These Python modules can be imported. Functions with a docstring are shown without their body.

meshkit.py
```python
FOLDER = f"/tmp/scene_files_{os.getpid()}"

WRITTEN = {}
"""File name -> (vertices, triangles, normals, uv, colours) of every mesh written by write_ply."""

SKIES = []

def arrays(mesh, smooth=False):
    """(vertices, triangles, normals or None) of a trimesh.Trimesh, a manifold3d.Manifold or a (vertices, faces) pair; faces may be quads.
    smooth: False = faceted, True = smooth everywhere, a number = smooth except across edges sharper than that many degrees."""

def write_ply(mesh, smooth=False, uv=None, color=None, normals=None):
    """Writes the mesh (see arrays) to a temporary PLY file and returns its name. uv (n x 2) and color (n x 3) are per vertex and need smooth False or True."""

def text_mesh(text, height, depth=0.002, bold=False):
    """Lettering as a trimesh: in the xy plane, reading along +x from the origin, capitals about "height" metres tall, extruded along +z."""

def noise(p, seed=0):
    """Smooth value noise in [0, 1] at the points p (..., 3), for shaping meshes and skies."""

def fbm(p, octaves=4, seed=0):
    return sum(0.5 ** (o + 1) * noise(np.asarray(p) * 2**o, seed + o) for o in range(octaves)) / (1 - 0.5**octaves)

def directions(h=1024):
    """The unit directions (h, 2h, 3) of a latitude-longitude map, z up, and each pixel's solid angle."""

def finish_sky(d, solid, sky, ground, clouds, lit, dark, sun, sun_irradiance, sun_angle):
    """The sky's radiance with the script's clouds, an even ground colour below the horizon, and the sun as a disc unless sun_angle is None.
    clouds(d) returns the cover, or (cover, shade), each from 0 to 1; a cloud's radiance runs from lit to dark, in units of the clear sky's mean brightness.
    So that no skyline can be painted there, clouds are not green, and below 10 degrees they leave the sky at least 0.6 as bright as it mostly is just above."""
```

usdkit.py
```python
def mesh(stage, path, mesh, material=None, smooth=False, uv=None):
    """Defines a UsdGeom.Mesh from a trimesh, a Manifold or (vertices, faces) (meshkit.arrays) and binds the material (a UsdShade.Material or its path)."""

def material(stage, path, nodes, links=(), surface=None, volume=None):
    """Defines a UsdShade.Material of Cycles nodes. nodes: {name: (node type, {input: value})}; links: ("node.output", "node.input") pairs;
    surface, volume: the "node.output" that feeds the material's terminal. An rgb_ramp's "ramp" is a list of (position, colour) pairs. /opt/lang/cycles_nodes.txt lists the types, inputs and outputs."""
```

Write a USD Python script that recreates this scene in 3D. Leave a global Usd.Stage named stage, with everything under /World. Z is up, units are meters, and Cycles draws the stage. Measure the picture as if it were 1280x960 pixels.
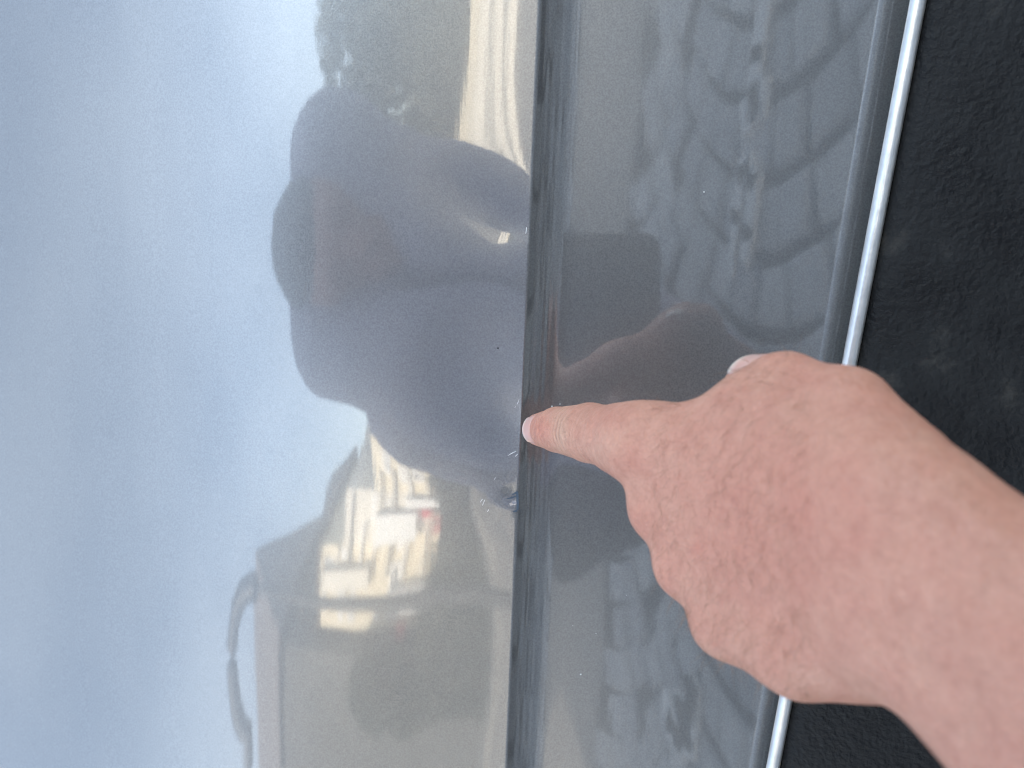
import math, random
import numpy as np
import trimesh
import usdkit, meshkit
from pxr import Usd, UsdGeom, UsdLux, UsdShade, Sdf, Gf, Vt

stage = Usd.Stage.CreateInMemory()
UsdGeom.SetStageUpAxis(stage, UsdGeom.Tokens.z)
UsdGeom.SetStageMetersPerUnit(stage, 1.0)
UsdGeom.Xform.Define(stage, '/World')
UsdGeom.Scope.Define(stage, '/World/Looks')
rng = np.random.default_rng(7)
random.seed(7)

# ------------------------------------------------------------------ camera
# The phone is held sideways: the picture's left is up in the world. x runs along the car, -y is away from it.
F = 992.0            # focal length in pixels of a 1280 x 960 picture
CREASE = np.array([0.0, 0.0, 0.540])


def _unit(a):
    a = np.asarray(a, float)
    return a / np.linalg.norm(a)


LOW_E = math.radians(-14.0)                         # the lower door skin leans this much towards the ground
n_cam = _unit([-95.0, -160.0, 992.0])              # its outward normal, in camera axes (right, up, back)
m_cam = np.cross([35.0, 480.0, -992.0], [-7.0, -480.0, -992.0])   # the plane through lens and crease
x_cam = _unit(np.cross(n_cam, m_cam))
if x_cam[1] < 0:
    x_cam = -x_cam
t_cam = np.cross(x_cam, -n_cam)
c_, s_ = math.cos(-LOW_E), math.sin(-LOW_E)
z_cam = c_ * t_cam + s_ * (-n_cam)
y_cam = c_ * (-n_cam) - s_ * t_cam
R_WC = np.stack([x_cam, y_cam, z_cam])             # camera axes -> world
crease_cam = np.array([14.0, 0.0, -992.0]) / 992.0 * 0.320
CAM = CREASE - R_WC @ crease_cam
EXPOSURE = 1.33
cam = UsdGeom.Camera.Define(stage, '/World/camera')
M = np.eye(4)
M[:3, :3] = R_WC.T
M[3, :3] = CAM
cam.AddTransformOp().Set(Gf.Matrix4d(M.tolist()))
cam.CreateHorizontalApertureAttr(36.0)
cam.CreateVerticalApertureAttr(27.0)
cam.CreateFocalLengthAttr(36.0 * F / 1280.0)
cam.CreateFocusDistanceAttr(0.300)
cam.CreateFStopAttr(36.0 * F / 1280.0 / 2.7)
cam.CreateClippingRangeAttr((0.01, 1000.0))
cam.CreateExposureAttr(EXPOSURE)


def ray(px, py):
    return R_WC @ np.array([(px - 640) / F, (480 - py) / F, -1.0])


def at(px, py, depth):
    """The point seen at a pixel, at a distance along the camera's axis."""
    return CAM + ray(px, py) * depth


# ------------------------------------------------------------------ sky and sun
SUN_EL, SUN_AZ = math.radians(23), math.radians(-14)     # behind the car, so this side lies in its shade
to_sun = np.array([math.sin(SUN_AZ) * math.cos(SUN_EL), math.cos(SUN_AZ) * math.cos(SUN_EL), math.sin(SUN_EL)])
SKY = 0.15
sky_mat = usdkit.material(stage, '/World/Looks/sky', {
    's': ('sky_texture', {'sky_type': 'single_scattering', 'sun_disc': False, 'sun_elevation': SUN_EL, 'sun_rotation': math.atan2(to_sun[0], to_sun[1]), 'altitude': 100.0}),
    'tc': ('texture_coordinate', {}),
    'cn': ('noise_texture', {'scale': 2.2, 'detail': 5.0, 'roughness': 0.55}),
    'cr': ('rgb_ramp', {'ramp': [(0.38, (0.45, 0.45, 0.45)), (0.66, (1.0, 1.0, 1.0))]}),
    'bw': ('hsv', {'saturation': 0.54, 'value': 1.85, 'hue': 0.49}),
    'm': ('mix', {'mix_type': 'mix'}),
    'b': ('background_shader', {'strength': SKY})}, [('tc.generated', 'cn.vector'), ('cn.fac', 'cr.fac'), ('s.color', 'bw.color'), ('cr.color', 'm.fac'), ('s.color', 'm.color1'), ('bw.color', 'm.color2'), ('m.color', 'b.color')], surface='b.background')
dome = UsdLux.DomeLight.Define(stage, '/World/sky')
UsdShade.MaterialBindingAPI.Apply(dome.GetPrim()).Bind(sky_mat)
dome.GetPrim().SetCustomDataByKey('kind', 'structure')
sun = UsdLux.DistantLight.Define(stage, '/World/sun')
sun.CreateNormalizeAttr(True)
sun.CreateIntensityAttr(1.2)
sun.CreateAngleAttr(0.53)
sun.CreateColorAttr(Gf.Vec3f(1.0, 0.91, 0.77))
zax = to_sun
xax = _unit(np.cross([0, 0, 1.0], zax))
yax = np.cross(zax, xax)
MS = np.eye(4)
MS[0, :3], MS[1, :3], MS[2, :3] = xax, yax, zax
sun.AddTransformOp().Set(Gf.Matrix4d(MS.tolist()))

# ------------------------------------------------------------------ helpers
_used = {}


def numbered(parent, name):
    k = (parent, name)
    n = _used.get(k, -1) + 1
    _used[k] = n
    return f'{parent}/{name}' + (f'_{n:03d}' if n else '')


def tag(prim, label=None, cat=None, group=None, kind=None):
    for key, v in (('label', label), ('category', cat), ('group', group), ('kind', kind)):
        if v:
            prim.SetCustomDataByKey(key, v)
    return prim


def thing(name, label, cat, loc=(0, 0, 0), group=None):
    x = UsdGeom.Xform.Define(stage, numbered('/World', name))
    x.AddTranslateOp().Set(Gf.Vec3d(*map(float, loc)))
    return tag(x.GetPrim(), label, cat, group)


def obj(name, mesh, mat, parent=None, smooth=False, label=None, kind=None, off=None, vars=None):
    """One Mesh prim; parent is a prim; off is the parent's place, taken off the points."""
    base = str(parent.GetPath()) if parent is not None else '/World'
    if hasattr(mesh, 'to_mesh'):
        mm = mesh.to_mesh()
        mesh = trimesh.Trimesh(mm.vert_properties[:, :3], mm.tri_verts, process=False)
    if off is not None:
        mesh = mesh.copy()
        mesh.vertices = np.asarray(mesh.vertices) - np.asarray(off)
    m = usdkit.mesh(stage, numbered(base, name), mesh, MAT[mat], smooth)
    for k, a in (vars or {}).items():
        UsdGeom.PrimvarsAPI(m).CreatePrimvar(k, Sdf.ValueTypeNames.FloatArray, 'vertex').Set(Vt.FloatArray.FromNumpy(np.asarray(a, np.float32)))
    tag(m.GetPrim(), label, None, None, kind)
    return m.GetPrim()


def grid_mesh(P, flip=False):
    """A grid of points (n, m, 3) as triangles."""
    n, m = P.shape[:2]
    i, j = np.meshgrid(np.arange(n - 1), np.arange(m - 1), indexing='ij')
    a = (i * m + j).ravel()
    q = np.stack([a, a + 1, a + m + 1, a + m], 1)
    if flip:
        q = q[:, ::-1]
    return trimesh.Trimesh(P.reshape(-1, 3), np.vstack([q[:, [0, 1, 2]], q[:, [0, 2, 3]]]), process=False)


def box(x0, x1, y0, y1, z0, z1):
    b = trimesh.creation.box([x1 - x0, y1 - y0, z1 - z0])
    b.apply_translation([(x0 + x1) / 2, (y0 + y1) / 2, (z0 + z1) / 2])
    return b


def tube(pts, r, sides=10):
    """A capped round tube along a polyline."""
    p = np.asarray(pts, float)
    r = np.broadcast_to(np.asarray(r, float), (len(p),))
    t = np.gradient(p, axis=0)
    t /= np.linalg.norm(t, axis=1, keepdims=True)
    ref = np.array([0, 0, 1.0]) if abs(t[0, 2]) < 0.8 else np.array([1.0, 0, 0])
    a = np.cross(t, ref)
    a /= np.linalg.norm(a, axis=1, keepdims=True)
    b = np.cross(t, a)
    g = np.arange(sides) * 2 * np.pi / sides
    v = p[:, None] + r[:, None, None] * (np.cos(g)[None, :, None] * a[:, None] + np.sin(g)[None, :, None] * b[:, None])
    v = np.vstack([v.reshape(-1, 3), p[:1], p[-1:]])
    f, n = [], len(p)
    for i in range(n - 1):
        for k in range(sides):
            k2 = (k + 1) % sides
            f += [[i * sides + k, i * sides + k2, (i + 1) * sides + k2], [i * sides + k, (i + 1) * sides + k2, (i + 1) * sides + k]]
    for k in range(sides):
        k2 = (k + 1) % sides
        f += [[n * sides, k2, k], [n * sides + 1, (n - 1) * sides + k, (n - 1) * sides + k2]]
    m = trimesh.Trimesh(v, f, process=False)
    m.fix_normals()
    return m


def join(ms):
    return trimesh.util.concatenate(ms)


# signed distance fields: round cones blended smoothly, meshed with surface nets
def round_cone(P, a, b, ra, rb):
    ba = b - a
    t = np.clip((P - a) @ ba / max(ba @ ba, 1e-12), 0, 1)
    return np.linalg.norm(P - a - t[:, None] * ba, axis=1) - (ra + (rb - ra) * t)


def smin(d1, d2, k):
    h = np.maximum(k - np.abs(d1 - d2), 0) / k
    return np.minimum(d1, d2) - h * h * k * 0.25


def field(groups):
    """groups: list of (k, [(a, b, ra, rb), ...], k_join): each group blends with k, then joins the rest with k_join."""
    def f(P):
        out = None
        for k, prims, kj in groups:
            d = None
            for a, b, ra, rb in prims:
                e = round_cone(P, np.asarray(a, float), np.asarray(b, float), ra, rb)
                d = e if d is None else smin(d, e, k)
            out = d if out is None else smin(out, d, kj)
        return out
    return f


def surface_nets(f, lo, hi, h, coarse=6):
    lo, hi = np.asarray(lo, float), np.asarray(hi, float)
    n = (np.ceil((hi - lo) / (h * coarse)).astype(int) + 1) * coarse + 1
    nc = (n - 1) // coarse
    cc = np.stack(np.meshgrid(*[np.arange(k) for k in nc], indexing='ij'), -1).reshape(-1, 3)
    mid = lo + (cc + 0.5) * h * coarse
    dc = f(mid)
    D = np.full(n, 1.0, np.float32)
    near = np.abs(dc) < h * coarse * 1.05
    inside = np.flatnonzero(dc <= -h * coarse * 1.05)
    for a in cc[inside]:
        D[a[0] * coarse:(a[0] + 1) * coarse + 1, a[1] * coarse:(a[1] + 1) * coarse + 1, a[2] * coarse:(a[2] + 1) * coarse + 1] = -1.0
    loc = np.stack(np.meshgrid(*[np.arange(coarse + 1)] * 3, indexing='ij'), -1).reshape(-1, 3)
    blocks = cc[near]
    for k in range(0, len(blocks), 400):
        idx = np.unique((blocks[k:k + 400, None] * coarse + loc[None]).reshape(-1, 3), axis=0)
        D[idx[:, 0], idx[:, 1], idx[:, 2]] = f(lo + idx * h)
    S = D < 0
    c = S[:-1, :-1, :-1].astype(np.int8)
    for dx, dy, dz in list(np.ndindex(2, 2, 2))[1:]:
        c = c + S[dx:dx + n[0] - 1, dy:dy + n[1] - 1, dz:dz + n[2] - 1]
    cell = np.argwhere((c > 0) & (c < 8))
    index = np.full(n - 1, -1, np.int64)
    index[cell[:, 0], cell[:, 1], cell[:, 2]] = np.arange(len(cell))
    acc, cnt = np.zeros((len(cell), 3)), np.zeros(len(cell))
    corners = np.array(list(np.ndindex(2, 2, 2)))
    val = np.stack([D[cell[:, 0] + o[0], cell[:, 1] + o[1], cell[:, 2] + o[2]] for o in corners], 1)
    for i in range(8):
        for ax in range(3):
            if corners[i][ax] == 0:
                o = corners[i].copy()
                o[ax] = 1
                j = o[0] * 4 + o[1] * 2 + o[2]
                v1, v2 = val[:, i], val[:, j]
                cr = (v1 < 0) != (v2 < 0)
                t = np.where(cr, v1 / np.where(cr, v1 - v2, 1), 0)
                p = corners[i] + t[:, None] * (o - corners[i])
                acc += np.where(cr[:, None], p, 0)
                cnt += cr
    V = lo + (cell + acc / cnt[:, None]) * h
    quads = []
    for ax in range(3):
        u, w = (ax + 1) % 3, (ax + 2) % 3
        sl = [slice(None)] * 3
        s2 = [slice(None)] * 3
        sl[ax], s2[ax] = slice(0, -1), slice(1, None)
        A, B = S[tuple(sl)], S[tuple(s2)]
        e = np.argwhere(A != B)
        e = e[(e[:, u] > 0) & (e[:, w] > 0) & (e[:, u] < n[u] - 1) & (e[:, w] < n[w] - 1)]
        flip = ~A[e[:, 0], e[:, 1], e[:, 2]]
        q = []
        for du, dw in ((-1, -1), (0, -1), (0, 0), (-1, 0)):
            g = e.copy()
            g[:, u] += du
            g[:, w] += dw
            q.append(index[g[:, 0], g[:, 1], g[:, 2]])
        q = np.stack(q, 1)
        q[flip] = q[flip][:, ::-1]
        quads.append(q)
    q = np.vstack(quads)
    return trimesh.Trimesh(V, np.vstack([q[:, [0, 1, 2]], q[:, [0, 2, 3]]]), process=False)


def relax(m, n):
    """Taubin smoothing: shrink, then swell."""
    from scipy.sparse import coo_matrix, diags
    e = m.edges_unique
    k = len(m.vertices)
    A = coo_matrix((np.ones(2 * len(e)), (np.r_[e[:, 0], e[:, 1]], np.r_[e[:, 1], e[:, 0]])), shape=(k, k)).tocsr()
    A = diags(1 / np.asarray(A.sum(1)).ravel()) @ A
    v = np.array(m.vertices)
    for i in range(2 * n):
        v = v + (0.5 if i % 2 == 0 else -0.52) * (A @ v - v)
    m.vertices = v
    return m


# ------------------------------------------------------------------ materials
MAT = {}


def mat(name, nodes, links=(), surface='p.BSDF', volume=None):
    MAT[name] = usdkit.material(stage, '/World/Looks/' + name, nodes, links, surface=surface, volume=volume)


def plain(name, color, rough=0.6, metallic=0.0, var=0.0, scale=8.0, bump=0.0, bscale=60.0, **kw):
    nodes = {'p': ('principled_bsdf', {'base_color': color, 'roughness': rough, 'metallic': metallic, **kw})}
    links = []
    nodes['g'] = ('geometry', {})
    if var:
        nodes['n'] = ('noise_texture', {'scale': scale, 'detail': 5.0, 'roughness': 0.6})
        nodes['r'] = ('rgb_ramp', {'ramp': [(0.25, tuple(c * (1 - var) for c in color)), (0.75, tuple(min(1, c * (1 + var)) for c in color))]})
        links += [('g.position', 'n.vector'), ('n.fac', 'r.fac'), ('r.color', 'p.base_color')]
    if bump:
        nodes['bn'] = ('noise_texture', {'scale': bscale, 'detail': 4.0})
        nodes['bu'] = ('bump', {'strength': 1.0, 'distance': bump, 'use_object_space': False})
        links += [('g.position', 'bn.vector'), ('bn.fac', 'bu.height'), ('bu.normal', 'p.normal')]
    mat(name, nodes, links)


# metallic silver paint: fine flakes under a clear coat with a little orange peel, stretched along the car
PAINT = (0.268, 0.268, 0.270)
mat('silver_paint', {
    'g': ('geometry', {}),
    'fl': ('noise_texture', {'scale': 1500.0, 'detail': 1.0}),
    'fr': ('rgb_ramp', {'ramp': [(0.3, tuple(c * 0.86 for c in PAINT)), (0.7, tuple(c * 1.14 for c in PAINT))]}),
    'fb': ('bump', {'strength': 0.35, 'distance': 0.00012}),
    'mp': ('mapping', {'mapping_type': 'point', 'scale': (40.0, 420.0, 420.0)}),
    'op': ('noise_texture', {'scale': 1.0, 'detail': 2.0}),
    'ob': ('bump', {'strength': 1.0, 'distance': 0.0000055}),
    'p': ('principled_bsdf', {'metallic': 0.80, 'roughness': 0.30, 'coat_weight': 1.0, 'coat_roughness': 0.035, 'coat_ior': 2.1}),
}, [('g.position', 'fl.vector'), ('fl.fac', 'fr.fac'), ('fr.color', 'p.base_color'), ('fl.fac', 'fb.height'), ('fb.normal', 'p.normal'),
    ('g.position', 'mp.vector'), ('mp.vector', 'op.vector'), ('op.fac', 'ob.height'), ('ob.normal', 'p.coat_normal')])
plain('bright_trim', (0.86, 0.87, 0.88), 0.30, 0.85, var=0.16, scale=120.0, bump=0.0003, bscale=160)
mat('black_plastic', {'g': ('geometry', {}), 'n': ('noise_texture', {'scale': 38.0, 'detail': 7.0, 'roughness': 0.68}),
    'r': ('rgb_ramp', {'ramp': [(0.38, (0.005, 0.0052, 0.0065)), (0.60, (0.012, 0.0125, 0.014)), (0.78, (0.055, 0.052, 0.048))]}),
    'bn': ('noise_texture', {'scale': 420.0, 'detail': 4.0}), 'bu': ('bump', {'strength': 1.0, 'distance': 0.0012}),
    'rr': ('rgb_ramp', {'ramp': [(0.35, (0.48, 0.48, 0.48)), (0.7, (0.75, 0.75, 0.75))]}),
    'p': ('principled_bsdf', {'specular_ior_level': 0.28})},
    [('g.position', 'n.vector'), ('n.fac', 'r.fac'), ('r.color', 'p.base_color'), ('n.fac', 'rr.fac'), ('rr.color', 'p.roughness'), ('g.position', 'bn.vector'), ('bn.fac', 'bu.height'), ('bu.normal', 'p.normal')])
plain('window_glass', (0.012, 0.014, 0.016), 0.03)
plain('rubber', (0.02, 0.02, 0.021), 0.7)
plain('wheel_alloy', (0.55, 0.55, 0.56), 0.3, 1.0)
plain('bare_metal', (0.75, 0.77, 0.80), 0.25, 1.0, bump=0.0002, bscale=900.0)
plain('primer', (0.05, 0.075, 0.11), 0.6)
plain('scratch', (0.72, 0.72, 0.72), 0.5)
plain('dirt', (0.02, 0.018, 0.015), 0.8)
plain('asphalt', (0.265, 0.24, 0.21), 0.85, var=0.25, scale=1.2, bump=0.01, bscale=80)
plain('concrete', (0.17, 0.165, 0.155), 0.85, var=0.15, scale=1.5)
plain('joint_sand', (0.008, 0.008, 0.009), 0.95, var=0.3, scale=40)
for i, c in enumerate(((0.44, 0.44, 0.44), (0.35, 0.35, 0.355), (0.48, 0.475, 0.46), (0.39, 0.385, 0.375))):
    plain(f'sett_{i}', c, 0.75, var=0.22, scale=25.0, bump=0.006, bscale=45)
plain('white_paint', (0.72, 0.72, 0.70), 0.7, var=0.12, scale=30)
plain('cream_render', (0.74, 0.66, 0.50), 0.9, var=0.06, scale=2)
plain('pale_render', (0.70, 0.66, 0.58), 0.9, var=0.08, scale=2)
plain('grey_render', (0.30, 0.30, 0.29), 0.9, var=0.08, scale=2)
plain('timber', (0.075, 0.075, 0.073), 0.85, var=0.25, scale=3)
plain('roof_tile', (0.16, 0.14, 0.135), 0.8, var=0.2, scale=8)
plain('pane', (0.03, 0.035, 0.04), 0.05)
plain('frame_white', (0.75, 0.75, 0.74), 0.5)
plain('red_sign', (0.55, 0.05, 0.07), 0.5)
plain('door_wood', (0.16, 0.08, 0.04), 0.6)
plain('lamp_metal', (0.03, 0.032, 0.036), 0.5)
plain('bark', (0.10, 0.075, 0.05), 0.9, var=0.3, scale=20)
mat('leaf', {'g': ('object_info', {}), 'd': ('principled_bsdf', {'base_color': (0.062, 0.068, 0.054), 'roughness': 0.6}),
             't': ('translucent_bsdf', {'color': (0.07, 0.085, 0.045)}), 'm': ('mix_closure', {'fac': 0.3})},
    [('d.BSDF', 'm.closure1'), ('t.BSDF', 'm.closure2')], surface='m.closure')
plain('jacket', (0.37, 0.355, 0.45), 0.8, var=0.2, scale=30, bump=0.002, bscale=60)
plain('trousers', (0.09, 0.095, 0.11), 0.85, var=0.2, scale=40)
plain('shoe', (0.03, 0.03, 0.03), 0.6)
plain('hair', (0.05, 0.035, 0.022), 0.6, var=0.4, scale=200)
plain('phone_body', (0.020, 0.021, 0.023), 0.35)
plain('lens_glass', (0.005, 0.005, 0.006), 0.02)
plain('screen', (0.01, 0.01, 0.01), 0.05)

# skin: mottled, redder over the joints (primvar "red"), browner in the folds (primvar "fold"), fine cell relief
mat('skin', {
    'g': ('geometry', {}),
    'n1': ('noise_texture', {'scale': 95.0, 'detail': 4.0, 'roughness': 0.6}),
    'r1': ('rgb_ramp', {'ramp': [(0.22, (0.54, 0.285, 0.205)), (0.50, (0.52, 0.255, 0.182)), (0.78, (0.495, 0.226, 0.162))]}),
    'red': ('attribute', {'attribute': 'red'}),
    'mr': ('mix', {'mix_type': 'mix', 'color2': (0.47, 0.175, 0.125)}),
    'pale': ('attribute', {'attribute': 'pale'}),
    'mp': ('mix', {'mix_type': 'mix', 'color2': (0.55, 0.345, 0.245)}),
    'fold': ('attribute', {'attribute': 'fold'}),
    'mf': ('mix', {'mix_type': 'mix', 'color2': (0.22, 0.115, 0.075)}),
    'n3': ('noise_texture', {'scale': 330.0, 'detail': 5.0, 'roughness': 0.7}),
    'r3': ('rgb_ramp', {'ramp': [(0.28, (0.86, 0.81, 0.79)), (0.52, (1.0, 1.0, 1.0)), (0.74, (1.05, 1.07, 1.07))]}),
    'm3': ('mix', {'mix_type': 'multiply', 'fac': 1.0}),
    'wm': ('noise_texture', {'scale': 60.0, 'detail': 2.0}),
    'wv': ('vector_math', {'math_type': 'multiply_add', 'vector2': (0.012, 0.012, 0.012)}),
    'v': ('voronoi_texture', {'feature': 'distance_to_edge', 'scale': 620.0}),
    'vr': ('rgb_ramp', {'ramp': [(0.0, (0, 0, 0)), (0.16, (1, 1, 1))]}),
    'vc': ('rgb_ramp', {'ramp': [(0.0, (0.82, 0.76, 0.73)), (0.12, (1, 1, 1))]}),
    'm4': ('mix', {'mix_type': 'multiply', 'fac': 0.40}),
    'n2': ('noise_texture', {'scale': 300.0, 'detail': 4.0}),
    'b1': ('bump', {'strength': 0.9, 'distance': 0.00011}),
    'b2': ('bump', {'strength': 1.0, 'distance': 0.0007}),
    'p': ('principled_bsdf', {'roughness': 0.46, 'subsurface_weight': 0.15, 'subsurface_scale': 0.002, 'subsurface_radius': (1.0, 0.35, 0.2), 'specular_ior_level': 0.45}),
}, [('g.position', 'n1.vector'), ('n1.fac', 'r1.fac'), ('r1.color', 'mr.color1'), ('red.fac', 'mr.fac'), ('mr.color', 'mp.color1'), ('pale.fac', 'mp.fac'),
    ('mp.color', 'mf.color1'), ('fold.fac', 'mf.fac'), ('mf.color', 'm3.color1'), ('g.position', 'n3.vector'), ('n3.fac', 'r3.fac'), ('r3.color', 'm3.color2'),
    ('g.position', 'wm.vector'), ('wm.color', 'wv.vector1'), ('g.position', 'wv.vector3'), ('wv.vector', 'v.vector'), ('v.distance', 'vr.fac'), ('v.distance', 'vc.fac'),
    ('m3.color', 'm4.color1'), ('vc.color', 'm4.color2'), ('m4.color', 'p.base_color'),
    ('vr.color', 'b1.height'), ('g.position', 'n2.vector'), ('n2.fac', 'b2.height'), ('b1.normal', 'b2.normal'), ('b2.normal', 'p.normal')])
mat('nail', {'e': ('attribute', {'attribute': 'edge'}), 'm': ('mix', {'mix_type': 'mix', 'color1': (0.53, 0.285, 0.235), 'color2': (0.72, 0.62, 0.55)}),
             'p': ('principled_bsdf', {'roughness': 0.40, 'coat_weight': 0.45, 'coat_roughness': 0.2, 'subsurface_weight': 0.3, 'subsurface_scale': 0.002})},
    [('e.fac', 'm.fac'), ('m.color', 'p.base_color')])
plain('body_hair', (0.25, 0.14, 0.08), 0.5)

# ------------------------------------------------------------------ the car's side: profile of the dented door skin
E_UP = [(1.2, -12.5), (20, -11.4), (40, -11.2), (60, -10.6), (80, -9.7), (100, -8.1), (120, -5.9), (150, -2.6), (200, 1.5), (300, 6.5), (420, 9.0)]
E_DN = [(-175, -16.5), (-110, -14.8), (-60, -13.8), (-26, -14.2), (-19, -15.5), (-15, -20.0), (-12.2, -34.0), (-11, -27.0), (-9.6, -42.0), (-8.4, -35.0), (-6.5, -50.0), (-5.2, -44.0), (-3.5, -56.0), (-1.2, -58.0)]
e_s = np.array([k[0] for k in E_DN] + [k[0] for k in E_UP]) / 1000
e_a = np.radians([k[1] for k in E_DN] + [k[1] for k in E_UP])
from scipy.interpolate import PchipInterpolator
e_of = PchipInterpolator(e_s, e_a)
sf = np.unique(np.round(np.concatenate([np.arange(-0.175, -0.02, 0.0016), np.arange(-0.02, -0.003, 0.0006), np.arange(-0.003, 0.003, 0.0002), np.arange(0.003, 0.18, 0.0014), np.linspace(0.18, 0.42, 30)]), 6))
ds = np.diff(sf)
em = e_of((sf[:-1] + sf[1:]) / 2)
yy = np.concatenate([[0], np.cumsum(np.sin(em) * ds)])
zz = np.concatenate([[0], np.cumsum(np.cos(em) * ds)])
i0 = int(np.argmin(np.abs(sf)))
yy -= yy[i0]
zz += CREASE[2] - zz[i0]


def side_point(x, s):
    return np.array([x, np.interp(s, sf, yy), np.interp(s, sf, zz)])


def on_side(px, py):
    """(x, s) where the ray of a pixel meets the undented side."""
    d = ray(px, py)
    t = (0.0 - CAM[1]) / d[1]
    for _ in range(12):
        p = CAM + d * t
        s = np.interp(p[2], zz, sf)
        t += (np.interp(s, sf, yy) - p[1]) / d[1]
    p = CAM + d * t
    return p[0], float(np.interp(p[2], zz, sf)), p


# dents: (pixel, half length along the car, half height, depth, turn in degrees), all in millimetres
DENTS = [((608, 264), 8.5, 17, 0.70, -32), ((600, 262), 24, 17, 0.55, 0), ((648, 305), 4.0, 4, -0.2, 0), ((640, 284), 6, 6, 0.35, 0),
         ((598, 455), 22, 17, 2.1, -20), ((632, 532), 9, 9, 0.9, -30), ((640, 505), 9, 7, 0.15, 0),
         ((642, 622), 3.2, 4, 0.25, 0), ((636, 634), 3.0, 4, -0.2, 0), ((650, 600), 14, 10, 0.5, 0), ((560, 860), 40, 25, 0.5, 10), ((600, 760), 30, 24, 0.4, 0)]


def dent_depth(X, S):
    out = 0
    for (px, py), a, b, d, turn in DENTS:
        x0, s0, _ = on_side(px, py)
        u, v = (X - x0) * 1000, (S - s0) * 1000
        g = math.radians(turn)
        u, v = u * math.cos(g) + v * math.sin(g), -u * math.sin(g) + v * math.cos(g)
        q = np.exp(-0.5 * ((u / a) ** 2 + (v / b) ** 2))
        out = out + d / 1000 * q
    fade = 1 / (1 + np.exp(-(S * 1000 + 5.0) / 1.6))        # the stiff fold below the crease holds
    return out * fade


xf = np.unique(np.round(np.concatenate([np.linspace(-1.05, -0.26, 20), np.arange(-0.26, 0.26, 0.0014), np.linspace(0.26, 1.05, 20)]), 6))
X, S = np.meshgrid(xf, sf, indexing='ij')
E = e_of(S)
dd = dent_depth(X, S)
# slow pressing waves in the steel, and a crease line that is not ruler straight
wave = (meshkit.fbm(np.stack([X * 9, S * 22, X * 0], -1), 3, 5) - 0.5) * 0.00022
dd = dd + wave
P = np.stack([X, np.interp(S, sf, yy) + np.cos(E) * dd, np.interp(S, sf, zz) - np.sin(E) * dd], -1)
panel = grid_mesh(P, flip=True)


def dented(px, py, lift=0.0):
    x, s, _ = on_side(px, py)
    d = float(dent_depth(np.array([x]), np.array([s]))[0]) - lift
    e = float(e_of(s))
    return np.array([x, np.interp(s, sf, yy) + math.cos(e) * d, np.interp(s, sf, zz) - math.sin(e) * d])


car = thing('car', 'silver metallic car with a dented door, one finger pointing at its crease', 'car', (0, 0, 0))
obj('door_panel', panel, 'silver_paint', car, smooth=True, label='dented silver door skin with a sharp crease')
YL = float(np.interp(-0.11, sf, yy))

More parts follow.
